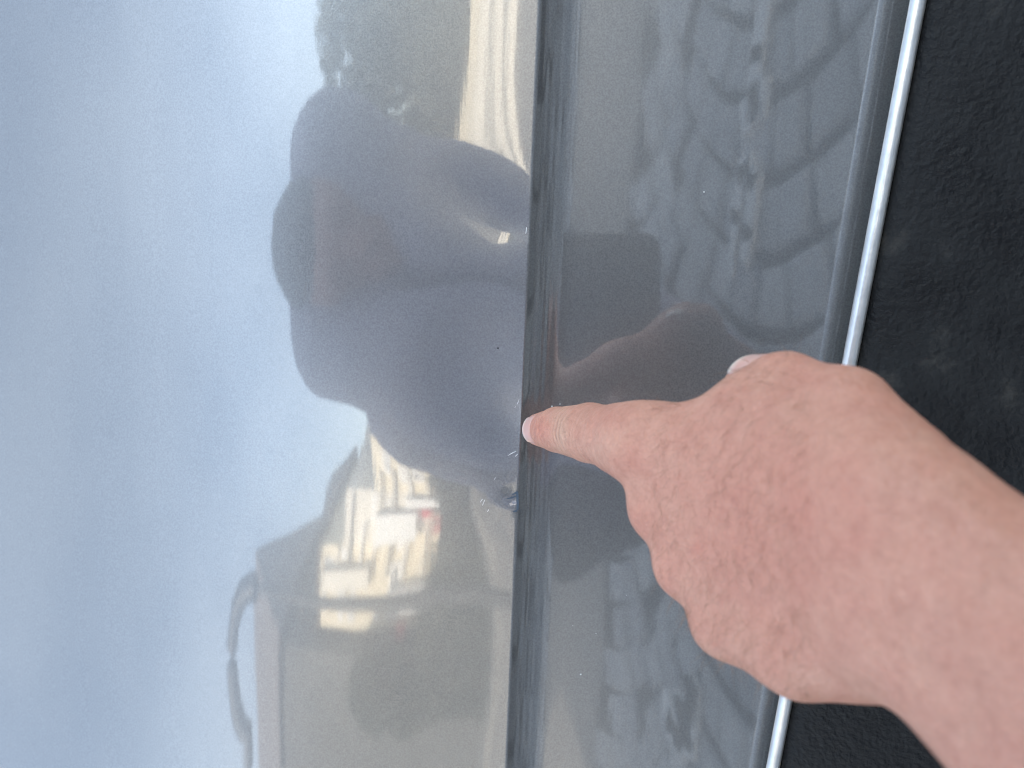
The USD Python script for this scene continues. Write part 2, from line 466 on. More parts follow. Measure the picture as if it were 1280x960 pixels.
# the bright strip below the door and the black textured sill under it
_, _, qa = on_side(983, 865)
d1, d2 = ray(984, 865), ray(966, 960)
Y_STRIP = YL - 0.010
sa = CAM + d1 * ((Y_STRIP - CAM[1]) / d1[1])
sb = CAM + d2 * ((Y_STRIP - CAM[1]) / d2[1])
dirs = (sa - sb) / (sa[0] - sb[0])
strip = tube([sb + dirs * (k - sb[0]) for k in np.linspace(-0.30, 0.30, 9)], 0.0027, 20)
obj('sill_trim', strip, 'bright_trim', car, smooth=True, label='bright narrow metal strip along the sill')
top = [sb + dirs * (k - sb[0]) for k in np.linspace(-0.36, 0.36, 180)]
rows = []
for dz, dy in ((-0.001, 0.004), (-0.004, 0.001), (-0.009, -0.001), (-0.03, 0.0), (-0.07, 0.004), (-0.12, 0.012), (-0.17, 0.03), (-0.19, 0.06)):
    rows.append([p + np.array([0, dy, dz]) for p in top])
obj('sill_cladding', grid_mesh(np.array(rows)), 'black_plastic', car, smooth=True, label='black grained plastic under the bright strip')

# the rest of the body, out of the picture
zt, yt = zz[-1], yy[-1]
obj('door_window', grid_mesh(np.array([[[x, yt + 0.012 + k * 0.30, zt + 0.004 + k * 0.40] for k in np.linspace(0, 1, 8)] for x in (-1.0, 1.0)]), flip=True), 'window_glass', car)
obj('roof', box(-1.0, 1.05, yt + 0.30, yt + 1.35, zt + 0.40, zt + 0.46), 'silver_paint', car)
obj('wing', join([box(1.06, 1.95, 0.02, 1.6, 0.30, zt), ]), 'silver_paint', car)
obj('tail', box(-1.95, -1.06, 0.02, 1.6, 0.30, zt + 0.05), 'silver_paint', car)
obj('cabin', box(-1.0, 1.0, 0.14, 1.5, 0.22, zt + 0.0), 'black_plastic', car)
for wx in (-1.45, 1.45):
    for wy in (0.12, 1.5):
        t = trimesh.creation.cylinder(radius=0.31, height=0.22, sections=40)
        t.apply_transform(trimesh.transformations.rotation_matrix(math.pi / 2, [1, 0, 0]))
        t.apply_translation([wx, wy, 0.31])
        w = obj('wheel', t, 'rubber', car, smooth=30)
        r_ = trimesh.creation.cylinder(radius=0.20, height=0.23, sections=40)
        r_.apply_transform(trimesh.transformations.rotation_matrix(math.pi / 2, [1, 0, 0]))
        r_.apply_translation([wx, wy, 0.31])
        obj('rim', r_, 'wheel_alloy', w, smooth=30)


# chips, scratches and specks in the paint: thin slivers lying on the skin
def sliver(points, width, lift=0.00012):
    """A thin strip along pixels; width in millimetres, a number or one per point."""
    q = np.array([dented(px, py, lift) for px, py in points])
    w = np.broadcast_to(np.asarray(width, float), (len(q),)) / 2000
    t = np.gradient(q, axis=0)
    nrm = np.array([0, -1.0, -0.15])
    side = np.cross(t, nrm)
    side /= np.linalg.norm(side, axis=1, keepdims=True)
    th = np.array([0, 0.0001, 0])
    return trimesh.convex.convex_hull(np.vstack([q + side * w[:, None], q - side * w[:, None], q + th])) if len(q) == 2 else \
        join([trimesh.convex.convex_hull(np.vstack([q[i] + side[i] * w[i], q[i] - side[i] * w[i], q[i + 1] + side[i + 1] * w[i + 1], q[i + 1] - side[i + 1] * w[i + 1], q[i] + th, q[i + 1] + th])) for i in range(len(q) - 1)])


for pts, w in (([(634.5, 570), (640, 567), (645, 564.5)], [0.12, 0.3, 0.15]), ([(644, 571), (647, 568)], [0.3, 0.15]), ([(646, 506), (648.5, 500)], [0.2, 0.12]),
               ([(643, 511), (644, 508)], [0.1, 0.1]), ([(600, 628), (603, 624)], 0.25), ([(603, 632), (605, 627), (606, 625)], 0.2), ([(618, 600), (619, 597)], 0.15),
               ([(609, 640), (611, 637)], 0.2), ([(657, 292), (658, 284)], [0.2, 0.3])):
    obj('scratch', sliver(pts, w), 'scratch', car)
for pts, w in (([(633, 624), (640, 622.5), (646.5, 620)], [0.15, 0.6, 0.5]), ([(640, 619), (645, 616.5), (647.5, 615)], [0.3, 0.9, 0.7]), ([(641, 640), (646.5, 638.5)], [0.5, 0.9]),
               ([(646.5, 616), (647.5, 628), (647, 638)], [0.9, 1.0, 0.8])):
    obj('paint_chip', sliver(pts, w, 0.00018), 'primer', car, label='dark paint chip at the crease')
obj('bare_spot', sliver([(637, 631), (642, 629), (645.5, 628)], [1.0, 2.2, 1.4], 0.0001), 'bare_metal', car, label='bright bare patch by the paint chips')
for px, py, r in ((621.5, 436, 0.35), (584, 268, 0.12), (470, 150, 0.1)):
    obj('dirt_speck', trimesh.creation.icosphere(1, r / 1000).apply_translation(dented(px, py)), 'dirt', car)
for px, py, r in ((880, 240, 0.3), (726, 843, 0.35), (700, 505, 0.25), (690, 508, 0.35), (745, 792, 0.18), (716, 782, 0.15), (783, 744, 0.15)):
    obj('dust_fleck', trimesh.creation.icosphere(1, r / 1000).apply_translation(dented(px, py)), 'scratch', car)

# ------------------------------------------------------------------ ground, setts and what stands across the street (seen in the paint)
ground = obj('street', grid_mesh(np.array([[[x, y, -0.02] for y in np.linspace(-120, 120, 5)] for x in np.linspace(-150, 150, 5)]), flip=True), 'asphalt', None, kind='structure')
bed = grid_mesh(np.array([[[x, y, -0.012] for y in np.linspace(-1.72, 2.5, 3)] for x in np.linspace(-3.0, 3.0, 3)]), flip=True)
pav = UsdGeom.Xform.Define(stage, '/World/pavement').GetPrim()
tag(pav, None, None, None, 'structure')
obj('joint_bed', bed, 'joint_sand', pav)


def reflect(px, py, plane_z=None, plane_y=None):
    x, s, p = on_side(px, py)
    e = float(e_of(s))
    n = np.array([0, -math.cos(e), math.sin(e)])
    d = _unit(ray(px, py))
    r = d - 2 * (d @ n) * n
    t = (plane_z - p[2]) / r[2] if plane_z is not None else (plane_y - p[1]) / r[1]
    return p + r * t


def sett(c, ux, half_r, half_t, lift, k):
    """One stone: a chamfered block; ux is the direction across its row."""
    uy = np.array([-ux[1], ux[0]])
    ch = 0.008
    lo, hi = [], []
    for sx, sy in ((-1, -1), (1, -1), (1, 1), (-1, 1)):
        j = rng.uniform(-0.004, 0.004, 2)
        b = c + ux * (sx * half_r + j[0]) + uy * (sy * half_t + j[1])
        t = c + ux * (sx * (half_r - ch) + j[0]) + uy * (sy * (half_t - ch) + j[1])
        lo.append([*b, -0.014])
        lo.append([*b, lift - 0.007])
        hi.append([*t, lift])
    return trimesh.convex.convex_hull(np.array(lo + hi))


YC0 = float(reflect(962, 190, plane_z=0.0)[1])
print('YC0', YC0, reflect(860, 190, plane_z=0.0), reflect(962, 90, plane_z=0.0), reflect(962, 190, plane_z=0.0))
# segmental arcs: rows bow along the car, each stone about 16 cm
ROW, RAD, YC = 0.125, 0.62, YC0
spots = []
for col in (-2, -1, 0, 1, 2):
    yc = YC + col * 0.95
    for row in range(-23, 24):
        xb = row * ROW + (0.03 if col % 2 else 0)
        for k in range(-4, 4):
            a = (k + 0.5 + (0.35 if row % 2 else 0)) * 0.125 / RAD
            if abs(a) * RAD > 0.50:
                continue
            c = np.array([xb + RAD - RAD * math.cos(a), yc + RAD * math.sin(a)])
            if -1.62 < c[1] < 0.6 and abs(c[0]) < 2.9:
                spots.append((c, np.array([math.cos(a), -math.sin(a)]), 0.055))
near = sorted(range(len(spots)), key=lambda i: abs(spots[i][0][0] - 0.1) + 0.8 * abs(spots[i][0][1] + 1.1))
rest = {i: [] for i in range(4)}
for n_, i in enumerate(near):
    c, ux, ht = spots[i]
    k = int(rng.integers(4))
    m = sett(c, ux, ROW / 2 - 0.0135, ht, rng.uniform(-0.004, 0.004), k)
    if n_ < 280:
        obj('sett', m, f'sett_{k}', pav)
    else:
        rest[k].append(m)
for k in range(4):
    obj('outer_setts', join(rest[k]), f'sett_{k}', pav, kind='stuff')


def painted(points_px, width, label, z=0.012):
    q = np.array([reflect(px, py, plane_z=0.0)[:2] for px, py in points_px])
    ms = []
    for a, b in zip(q[:-1], q[1:]):
        t = (b - a) / np.linalg.norm(b - a)
        s = np.array([-t[1], t[0]]) * width / 2
        a, b = a - t * width * 0.3, b + t * width * 0.3
        ms.append(trimesh.convex.convex_hull(np.array([[*(v), h] for v in (a + s, a - s, b + s, b - s) for h in (z - 0.010, z)])))
    m = obj('painted_mark', join(ms), 'white_paint', None)
    return tag(m, label, 'road marking', None)


painted([(962, 20), (957, 70), (953, 112)], 0.045, 'pale straight painted stroke on the setts, mirrored at top right of door')
painted([(944, 146), (954, 128), (960, 124)], 0.06, 'short pale hook painted on the setts below the straight stroke')
painted([(916, 335), (926, 270), (934, 215), (945, 205), (949, 225), (943, 290), (938, 318)], 0.04, 'pale narrow loop painted on the setts, mirrored above the thumb')
painted([(842, 875), (845, 905), (855, 930), (858, 880), (862, 910), (866, 928), (872, 860), (868, 890)], 0.06, 'pale zigzag painted on the setts, mirrored below the wrist')

# pavement edge and road further out
obj('far_kerb', box(-40, 40, -9.4, -9.2, -0.02, 0.11), 'concrete', None, kind='structure')
obj('far_footway', box(-40, 40, -13.0, -9.404, -0.02, 0.10), 'concrete', None, kind='structure')


def house(name, label, x0, x1, y, h, wall_mat, wins, door=None, roof_h=0.0, depth=6.0, extra=()):
    t = thing(name, label, 'house', ((x0 + x1) / 2, y, 0))
    o = ((x0 + x1) / 2, y, 0)
    obj('wall', box(x0, x1, y - depth, y, 0, h), wall_mat, t, off=o)
    if roof_h:
        v = np.array([[x0 - 0.3, y + 0.3, h], [x1 + 0.3, y + 0.3, h], [x0 - 0.3, y - depth - 0.3, h], [x1 + 0.3, y - depth - 0.3, h], [x0 - 0.3, y - depth / 2, h + roof_h], [x1 + 0.3, y - depth / 2, h + roof_h]])
        obj('roof', trimesh.convex.convex_hull(v), 'roof_tile', t, off=o)
    for wx, wz, ww, wh in wins:
        f = obj('window', box(wx - ww / 2, wx + ww / 2, y - 0.02, y + 0.05, wz, wz + wh), 'frame_white', t, off=o)
        obj('pane', box(wx - ww / 2 + 0.07, wx + ww / 2 - 0.07, y + 0.0, y + 0.054, wz + 0.07, wz + wh - 0.07), 'pane', f, off=o)
    if door:
        d = obj('door', box(door - 0.5, door + 0.5, y - 0.02, y + 0.05, 0.1, 2.2), 'door_wood', t, off=o)
        obj('handle', box(door + 0.36, door + 0.42, y + 0.05, y + 0.10, 1.05, 1.2), 'bright_trim', d, off=o)
    for nm, b, mm in extra:
        obj(nm, b, mm, t, off=o)
    return t


def tree(label, x, y, h, r, seed):
    t = thing('tree', label, 'tree', (x, y, 0), 'trees across the street')
    g = np.random.default_rng(seed)
    obj('trunk', tube([(0, 0, 0), (0.05, 0, h * 0.3), (0, 0.05, h * 0.6)], [0.16, 0.12, 0.06], 8), 'bark', t)
    n = 7000
    d = g.normal(size=(n, 3))
    d /= np.linalg.norm(d, axis=1, keepdims=True)
    c = d * (g.random(n) ** 0.45)[:, None] * np.array([r, r, h * 0.38])
    lump = meshkit.noise(c * 1.6 + seed, seed) > 0.36
    c = c[lump] + [0, 0, h * 0.62]
    n = len(c)
    a = g.normal(size=(n, 3)); a /= np.linalg.norm(a, axis=1, keepdims=True)
    b = np.cross(a, g.normal(size=(n, 3))); b /= np.linalg.norm(b, axis=1, keepdims=True)
    sz = g.uniform(0.10, 0.2, n)[:, None]
    V = np.stack([c - a * sz, c + b * sz * 0.5, c + a * sz, c - b * sz * 0.5], 1).reshape(-1, 3)
    i = np.arange(n) * 4
    Fc = np.vstack([np.stack([i, i + 1, i + 2], 1), np.stack([i, i + 2, i + 3], 1)])
    obj('crown', trimesh.Trimesh(V, Fc, process=False), 'leaf', t)


HB = [reflect(px, py, plane_y=-13.0) for px, py in ((540, 540), (540, 790), (400, 540), (400, 790))]
hx0, hx1 = HB[1][0], HB[0][0]
htop = HB[2][2]
print('house', hx0, hx1, htop, [b.round(2).tolist() for b in HB])
HW = hx1 - hx0
hr = np.random.default_rng(12)
wn = []
for k in range(9):
    z = htop * (.07 + .10 * k)
    f = .04
    while f < .93:
        w = hr.uniform(.03, .16)
        top_ok = (k < 9 and f + w < .42) or (k < 7 and f + w < .70) or (k < 5 and f + w < .97)
        if top_ok and hr.random() < .62:
            wn.append((hx0 + HW * (f + w / 2), z, HW * w, htop * hr.uniform(.035, .06)))
        f += w + hr.uniform(.02, .07)
ex = [('side_wall', box(hx0 + HW * .42, hx0 + HW * .70, -18.9, -13.004, 0, htop * .80), 'pale_render'), ('side_wall', box(hx0 + HW * .70, hx1, -18.8, -13.008, 0, htop * .58), 'cream_render')]
for k in range(10):
    z = htop * (.05 + .098 * k)
    w0, w1 = hr.uniform(0, .25), (.42, .70, .97)[0 if k > 7 else 1 if k > 5 else 2] - hr.uniform(0, .2)
    ex.append(('ledge', box(hx0 + HW * w0, hx0 + HW * w1, -13.0, -12.86, z, z + htop * .014), ('frame_white', 'grey_render', 'pale_render')[k % 3]))
ex += [('bay', box(hx0 + HW * f, hx0 + HW * (f + w), -13.0, -12.7, z0 * htop, z1 * htop), m_) for f, w, z0, z1, m_ in ((.10, .10, .05, .42, 'frame_white'), (.42, .16, .30, .56, 'frame_white'), (.22, .10, .56, .95, 'pale_render'), (.62, .06, .10, .38, 'frame_white'))]
ex += [('sign', box(hx0 + HW * f, hx0 + HW * (f + w), -13.0, -12.66, z0 * htop, z1 * htop), 'red_sign') for f, w, z0, z1 in ((.46, .10, .16, .22), (.00, .03, .30, .36), (.56, .05, .24, .28))]
hedge_top = float(reflect(552, 660, plane_y=-11.6)[2])
print('hedge', hedge_top)
house('house', 'sunlit cream house with small windows, mirrored in the upper door below the dent', hx0, hx0 + HW * .42, -13.0, max(htop, 2.4), 'cream_render', wn, None, 0.5, extra=ex)
WB = [reflect(px, py, plane_y=-9.0) for px, py in ((620, 60), (560, 60), (600, 250), (560, 250))]
print('wall', [b.round(2).tolist() for b in WB], 'CAM', CAM.round(3))
for px, py in ((280, 480), (350, 300), (450, 300), (530, 300), (600, 300), (640, 480), (700, 100), (750, 300), (850, 300), (950, 100), (950, 300), (990, 300)):
    x, s, p = on_side(px, py)
    e = float(e_of(s)); n = np.array([0, -math.cos(e), math.sin(e)]); d = _unit(ray(px, py)); r = d - 2 * (d @ n) * n
    print((px, py), 's', round(s * 1000, 1), 'R el', round(math.degrees(math.asin(r[2])), 1), 'az', round(math.degrees(math.atan2(r[0], -r[1])), 1), 'P', p.round(3), 'xz@1.0', (p + r * (1.0 / -r[1]))[[0, 2]].round(2))
tree('dark leafy tree left of the cream house in the mirror image', -9.6, -17.0, 5.5, 2.2, 3)
tree('dark leafy tree right of the cream house in the mirror image', 0.2, -19.0, 6.0, 2.6, 4)
tree('dark leafy tree behind the long pale wall in the mirror image', 4.6, -17.0, 5.0, 2.4, 5)
tree('low leafy tree at the corner of the cream house in the mirror image', hx0 - 0.4, -11.8, 2.6, 0.6, 7)
wall = thing('garden_wall', 'long low sunlit pale wall with ledges, mirrored above the upper dent', 'wall', (0, -9.0, 0))
for k, (z0, z1, pr, m_) in enumerate(((-0.02, 0.12, 0.0, 'pale_render'), (0.124, 0.17, -0.06, 'grey_render'), (0.174, 0.30, 0.0, 'pale_render'), (0.304, 0.34, -0.06, 'grey_render'), (0.344, 0.50, 0.0, 'pale_render'), (0.504, 0.58, 0.04, 'cream_render'))):
    obj('wall_course', box(0.62, 14.0, -0.3, pr, z0, z1), m_, wall)


def hedge_row(label, x0, x1, y, h, n, g):
    t = thing('hedge', label, 'hedge', ((x0 + x1) / 2, y, 0))
    w = (x1 - x0) / 2
    c = np.stack([g.uniform(-w, w, n), g.uniform(-.35, .35, n), np.zeros(n)], 1)
    c[:, 2] = g.uniform(0, 1, n) * h * (.82 + .25 * meshkit.noise(np.stack([c[:, 0] * 1.3, c[:, 0] * 0, c[:, 0] * 0], -1), 4))
    a_, b_ = g.normal(size=(n, 3)) * .09, g.normal(size=(n, 3)) * .06
    obj('foliage', trimesh.Trimesh(np.stack([c - a_, c + b_, c + a_, c - b_], 1).reshape(-1, 3), np.vstack([np.arange(n)[:, None] * 4 + [0, 1, 2], np.arange(n)[:, None] * 4 + [0, 2, 3]]), process=False), 'leaf', t)


hedge_row('low dark hedge in front of the cream house in the mirror image', hx0 - .3, hx1 + .3, -11.6, max(hedge_top, .3), 5000, hr)
hedge_row('long dark hedge behind the low pale wall in the mirror image', .5, 14.0, -9.9, 1.45, 14000, np.random.default_rng(31))
gable = house('house', 'dark timber gabled house, mirrored at lower left of the door', -17.0, -6.9, -12.5, 5.2, 'timber', [], None, 2.6)
lamp = thing('street_lamp', 'dark street lamp with a bowed arm, mirrored at lower left', 'street lamp', (-2.75, -5.6, 0))
obj('pole', tube([(0, 0, 0), (0, 0, 2.2), (0, 0, 3.2)], [0.06, 0.05, 0.045], 12), 'lamp_metal', lamp, smooth=40)
obj('arm', tube([(0, 0, 3.2)] + [(-0.75 + 0.75 * math.cos(a), 0, 3.2 + 0.6 * math.sin(a)) for a in np.linspace(0.2, 2.6, 11)], 0.13, 14), 'lamp_metal', lamp, smooth=40)
obj('lamp_head', box(-1.7, -1.3, -0.12, 0.12, 3.40, 3.50), 'lamp_metal', lamp)

# ------------------------------------------------------------------ the photographer: a pointing left hand in view, the rest mirrored in the paint
def cp(r, u, b):
    """A point in camera axes (right, up, back)."""
    return CAM + R_WC @ np.array([r, u, b])


TIP, DIP, PIP, MCP2 = at(673, 537, .3085), at(697, 537, .291), at(738, 541, .270), at(803, 554, .236)
deeper = lambda p, d: p + _unit(p - CAM) * d
MCP3, MCP4, MCP5 = at(831, 634, .232), at(863, 704, .224), at(908, 776, .214)
W2, W3, W4, W5 = at(1065, 600, .182), at(1075, 665, .177), at(1085, 730, .177), at(1080, 795, .182)
WR, WU = at(1130, 640, .168), at(1130, 770, .170)
ELB = cp(.205, -.175, .03)
FR, FU = WR + (ELB - WR) * .5, WU + (ELB - WU) * .5
index_f = [(TIP, DIP, .0061, .0082), (DIP, PIP, .0082, .0101), (PIP, (PIP + MCP2) / 2, .0101, .0101), ((PIP + MCP2) / 2, MCP2, .0101, .0099)]


def curled(m, r, l1, l2, l3, side):
    """A finger folded into the fist: first bone away from the lens, then back under the palm."""
    away = _unit(_unit(m - CAM) + side)
    p = m + away * l1
    back = _unit(R_WC @ np.array([0.85, -0.15, -0.25]))
    q = p + back * l2
    t = q + _unit(R_WC @ np.array([0.55, 0.0, 0.85])) * l3
    return [(m, p, r, r * .86), (p, q, r * .86, r * .8), (q, t, r * .8, r * .68)]


right = R_WC[:, 0]
up_ = R_WC[:, 1]
f3 = curled(MCP3, .0094, .040, .024, .016, right * 0.10)
f4 = curled(MCP4, .0092, .036, .022, .015, right * 0.10)
f5 = curled(MCP5, .0082, .029, .017, .013, right * 0.12)
T_TIP, T_IP, T_MCP, T_CMC = at(944, 481, .2215), at(982, 489, .207), at(1055, 520, .192), at(1100, 590, .178)
thumb = [(T_TIP, T_IP, .0083, .0098), (T_IP, T_MCP, .0098, .0112), (T_MCP, T_CMC, .0118, .0150)]
palm = [(MCP2, W2, .0096, .0125), (MCP3, W3, .0092, .0130), (MCP4, W4, .0088, .0125), (MCP5, W5, .0080, .0110),
        (deeper(MCP2, .012), deeper(W2, .012), .009, .013), (deeper(MCP3, .014), deeper(W3, .013), .009, .013), (deeper(MCP4, .013), deeper(W4, .013), .0085, .013), (deeper(MCP5, .010), deeper(W5, .012), .008, .012),
        ((MCP2 * .8 + W2 * .2 + MCP3 * .8 + W3 * .2) / 2, (W2 + W3) / 2, .0072, .012), ((MCP3 * .8 + W3 * .2 + MCP4 * .8 + W4 * .2) / 2, (W3 + W4) / 2, .0070, .012), ((MCP4 * .8 + W4 * .2 + MCP5 * .8 + W5 * .2) / 2, (W4 + W5) / 2, .0068, .011),
        (at(850, 548, .2265), at(945, 520, .209), .0075, .0105), (at(945, 520, .209), at(1000, 550, .198), .0105, .0120), (at(1000, 550, .198), W2, .0120, .0135),
        (at(945, 790, .204), at(1000, 810, .193), .0083, .0098), (at(1000, 810, .193), W5, .0098, .0115)]
arm_l = [(W2, WR, .0125, .0150), (W3, (WR + WU) / 2, .0120, .0150), (W5, WU, .0110, .0145), (W4, (WR + WU) / 2, .0120, .0150), (WR, FR, .0150, .0310), (WU, FU, .0145, .0300), (FR, ELB, .0330, .0400), (FU, ELB, .0320, .0400)]
palm = [(a_, b_, ra, min(rb, .0122)) for a_, b_, ra, rb in palm]
hand_f = field([(.0012, index_f, .0050), (.0085, palm + arm_l, .0110), (.0030, thumb, .0032), (.0030, f3, .0065), (.0030, f4, .0065), (.0030, f5, .0065)])
HAND_H = .00095
pts = np.array([q for a, b, ra, rb in index_f + palm + arm_l + thumb + f3 + f4 + f5 for q in (a, b)])
HLO, HHI = pts.min(0) - .045, pts.max(0) + .045
hand = surface_nets(hand_f, HLO, HHI, HAND_H)
relax(hand, 4)
v = np.array(hand.vertices)
nv = np.array(hand.vertex_normals)
outn = nv if ((nv * (v - (MCP3 + W3) / 2)).sum(1).mean() > 0) else -nv
cam_v = (v - CAM) @ R_WC
PX = 640 + F * cam_v[:, 0] / -cam_v[:, 2]
PY = 480 - F * cam_v[:, 1] / -cam_v[:, 2]
facing = np.clip(-(outn * (v - CAM)).sum(1) / np.linalg.norm(v - CAM, axis=1), 0, 1)


def along(a, b):
    """Distance along a bone in units of its length, and distance off its axis."""
    ab = b - a
    t = (v - a) @ ab / (ab @ ab)
    return t, np.linalg.norm(v - a - np.clip(t, 0, 1)[:, None] * ab, axis=1)


disp = np.zeros(len(v))
fold = np.zeros(len(v))
red = np.zeros(len(v))
pale = np.zeros(len(v))
nz = lambda s, seed: meshkit.fbm(v * s, 3, seed) - 0.5
# folds over the two finger joints
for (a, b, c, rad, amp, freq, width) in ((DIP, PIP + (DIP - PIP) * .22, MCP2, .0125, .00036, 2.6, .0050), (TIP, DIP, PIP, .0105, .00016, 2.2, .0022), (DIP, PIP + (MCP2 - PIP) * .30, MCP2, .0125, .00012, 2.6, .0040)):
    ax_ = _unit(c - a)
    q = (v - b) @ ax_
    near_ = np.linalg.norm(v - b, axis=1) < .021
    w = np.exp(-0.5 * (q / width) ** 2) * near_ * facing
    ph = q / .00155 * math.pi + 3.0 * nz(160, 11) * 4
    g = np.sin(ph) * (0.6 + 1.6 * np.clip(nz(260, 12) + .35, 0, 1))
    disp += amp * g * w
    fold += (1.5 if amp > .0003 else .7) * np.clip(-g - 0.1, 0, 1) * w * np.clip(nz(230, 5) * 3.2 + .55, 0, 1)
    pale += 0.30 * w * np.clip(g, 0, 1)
# mottled skin, red patches where the photograph has them
for px, py, s, k in ((675, 537, 12, .75), (785, 575, 16, .55), (800, 655, 16, .4), (760, 520, 18, .3), (872, 686, 7, .5), (990, 660, 70, .35), (960, 730, 60, .2), (830, 735, 14, .3), (930, 600, 70, .2)):
    red += .7 * k * np.exp(-0.5 * (((PX - px) / s) ** 2 + ((PY - py) / s) ** 2)) * (0.6 + 1.2 * np.clip(nz(140, 21) + .4, 0, 1))
pale += 0.55 * np.exp(-0.5 * (((PX - 701) / 8) ** 2 + ((PY - 540) / 22) ** 2)) + 0.25 * np.exp(-0.5 * (((PX - 760) / 30) ** 2 + ((PY - 560) / 14) ** 2))
red += 0.16 * np.clip(nz(55, 31) * 2.4, 0, 1)
# tendons, veins and slack skin on the back of the hand
back = facing * np.clip((PX - 800) / 60, 0, 1)
for m_, w_, k in ((MCP2, W2, .0005), (MCP3, W3, .0006), (MCP4, W4, .0005), (MCP5, W5, .0004)):
    t, dist = along(m_ + R_WC[:, 2] * .008, w_ + R_WC[:, 2] * .010)
    disp += k * np.exp(-0.5 * ((dist - .004) / .004) ** 2) * ((t > -.05) & (t < .75)) * np.clip(1 - np.abs(t - .3) * 1.6, 0, 1) * facing
ridge = 1 - np.abs(meshkit.fbm(v * np.array([60, 60, 60.0]) + 3, 2, 41) - 0.5) * 9
disp += 0.00038 * np.clip(ridge, 0, 1) * back
disp += 0.0007 * nz(75, 43) * back + 0.0005 * nz(220, 44) * facing
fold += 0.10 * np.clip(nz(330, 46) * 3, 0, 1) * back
# the nails sit a little below the skin round them
N_DORS, T_DORS = R_WC @ np.array([-.88, .02, .42]), R_WC @ np.array([-.25, .85, .30])


def nail_frame(a, b, dorsal):
    ax_ = _unit(b - a)
    d = _unit(dorsal - ax_ * (dorsal @ ax_))
    return ax_, d, np.cross(ax_, d)


for a, b, dors, ln, hw in ((TIP, DIP, N_DORS, .0085, 1.0), (T_TIP, T_IP, T_DORS, .0085, .9)):
    ax_, d, sd = nail_frame(a, b, dors)
    u, g = (v - a) @ ax_, np.arctan2((v - a) @ sd, (v - a) @ d)
    e = np.maximum((u - ln) / .0014, (np.abs(g) - hw) / .18)
    e = np.where((u > -.009) & (np.linalg.norm(v - a, axis=1) < .016), e, 9)
    disp += 0.00014 * np.exp(-0.5 * ((e - .7) / .6) ** 2) - 0.00022 / (1 + np.exp(np.clip(e / .2, -40, 40)))
v = v + outn * disp[:, None]
hand.vertices = v

# the rest of the body, coarse: head, torso, right arm with the hand round the phone
SH_L, SH_R = np.array([-.055, -.66, .765]), np.array([.16, -.68, .765])
NECK, HEAD = np.array([.05, -.66, .71]), np.array([.05, -.655, .752])
CHEST, PELV = np.array([-.08, -.80, .56]), np.array([-.24, -1.08, .27])
ELB_R, WR_R = np.array([.015, -.55, .42]), cp(.150, -.150, .070)
KN_L, AN_L = np.array([-.33, -.70, .38]), np.array([-.32, -.95, .07])
KN_R, AN_R = np.array([-.20, -.78, .075]), np.array([-.20, -1.18, .07])
grip = []
for i, (u, reach, b) in enumerate(((-.094, .012, -.010), (-.111, .010, -.010), (-.127, .018, -.010))):
    k0, k1, k2 = cp(.080, u * .9 - .018, .014), cp(.063, u, -.006), cp(reach, u, b)
    grip.append((k0, k1, .0095, .0088))
    grip.append((k1, k2, .0088, .0070))
t0, t1, t2 = cp(.090, -.105, .030), cp(.060, -.092, .026), cp(.030, -.092, .020)
grip += [(t0, t1, .012, .010), (t1, t2, .010, .0078)]
palm_r = [(WR_R, cp(.090, u, .018), .019, .013) for u in (-.105, -.120, -.135)]
face_d = _unit(np.array([0.02, .95, -.30]))
face_s = _unit(np.cross(face_d, [0, 0, 1.0]))
face_u = np.cross(face_s, face_d)
fp = lambda s, u, d: HEAD + face_s * s + face_u * u + face_d * d
head_p = [(fp(0, .030, -.015), fp(0, .02, .015), .086, .080), (fp(0, -.05, .035), fp(0, -.085, .060), .055, .034), (fp(0, .015, .088), fp(0, -.028, .108), .010, .014),
          (fp(-.035, .022, .082), fp(.035, .022, .082), .014, .014), (fp(-.026, -.060, .082), fp(.026, -.060, .082), .010, .010),
          (fp(-.085, .005, -.005), fp(-.088, -.035, .0), .013, .009), (fp(.085, .005, -.005), fp(.088, -.035, .0), .013, .009)]
torso = [(NECK, HEAD, .058, .062), (SH_L, SH_R, .065, .065), (CHEST + [-.05, 0, .06], PELV + [-.05, 0, 0], .095, .110), (CHEST + [.04, 0, .06], PELV + [.05, 0, 0], .095, .110), (SH_L, ELB, .058, .046), (SH_R, ELB_R, .058, .046), (ELB_R, WR_R, .044, .028)]
legs = [(PELV + [-.09, 0, 0], KN_L, .090, .062), (KN_L, AN_L, .060, .042), (PELV + [.04, 0, 0], KN_R, .090, .062), (KN_R, AN_R, .060, .042)]
coarse_f = field([(.03, torso, .02), (.02, head_p, .03), (.03, legs, .03), (.012, palm_r, .02), (.004, grip, .006)])
cp_all = np.array([q for a, b, _, _ in torso + legs + head_p + grip for q in (a, b)])
coarse = surface_nets(coarse_f, cp_all.min(0) - .13, cp_all.max(0) + .13, .007)
relax(coarse, 2)
person = thing('person', 'crouching person in pale grey-violet jacket pointing with the left hand, phone in the other hand', 'person', (0, 0, 0))
zc = np.zeros(len(coarse.vertices))
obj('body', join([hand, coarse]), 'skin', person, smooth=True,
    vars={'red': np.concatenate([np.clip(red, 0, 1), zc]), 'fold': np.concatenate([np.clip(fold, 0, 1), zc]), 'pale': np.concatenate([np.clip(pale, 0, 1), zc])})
hg = np.random.default_rng(5)
ok_ = np.flatnonzero((facing > .15) & (PX > 815) & (PX < 1015) & (np.abs(nz(40, 61)) < .35))
pick = hg.choice(ok_, 900, replace=False)
hv, hc, hw_ = [], [], []
flow = _unit(R_WC @ np.array([-.35, -.9, 0.1]))
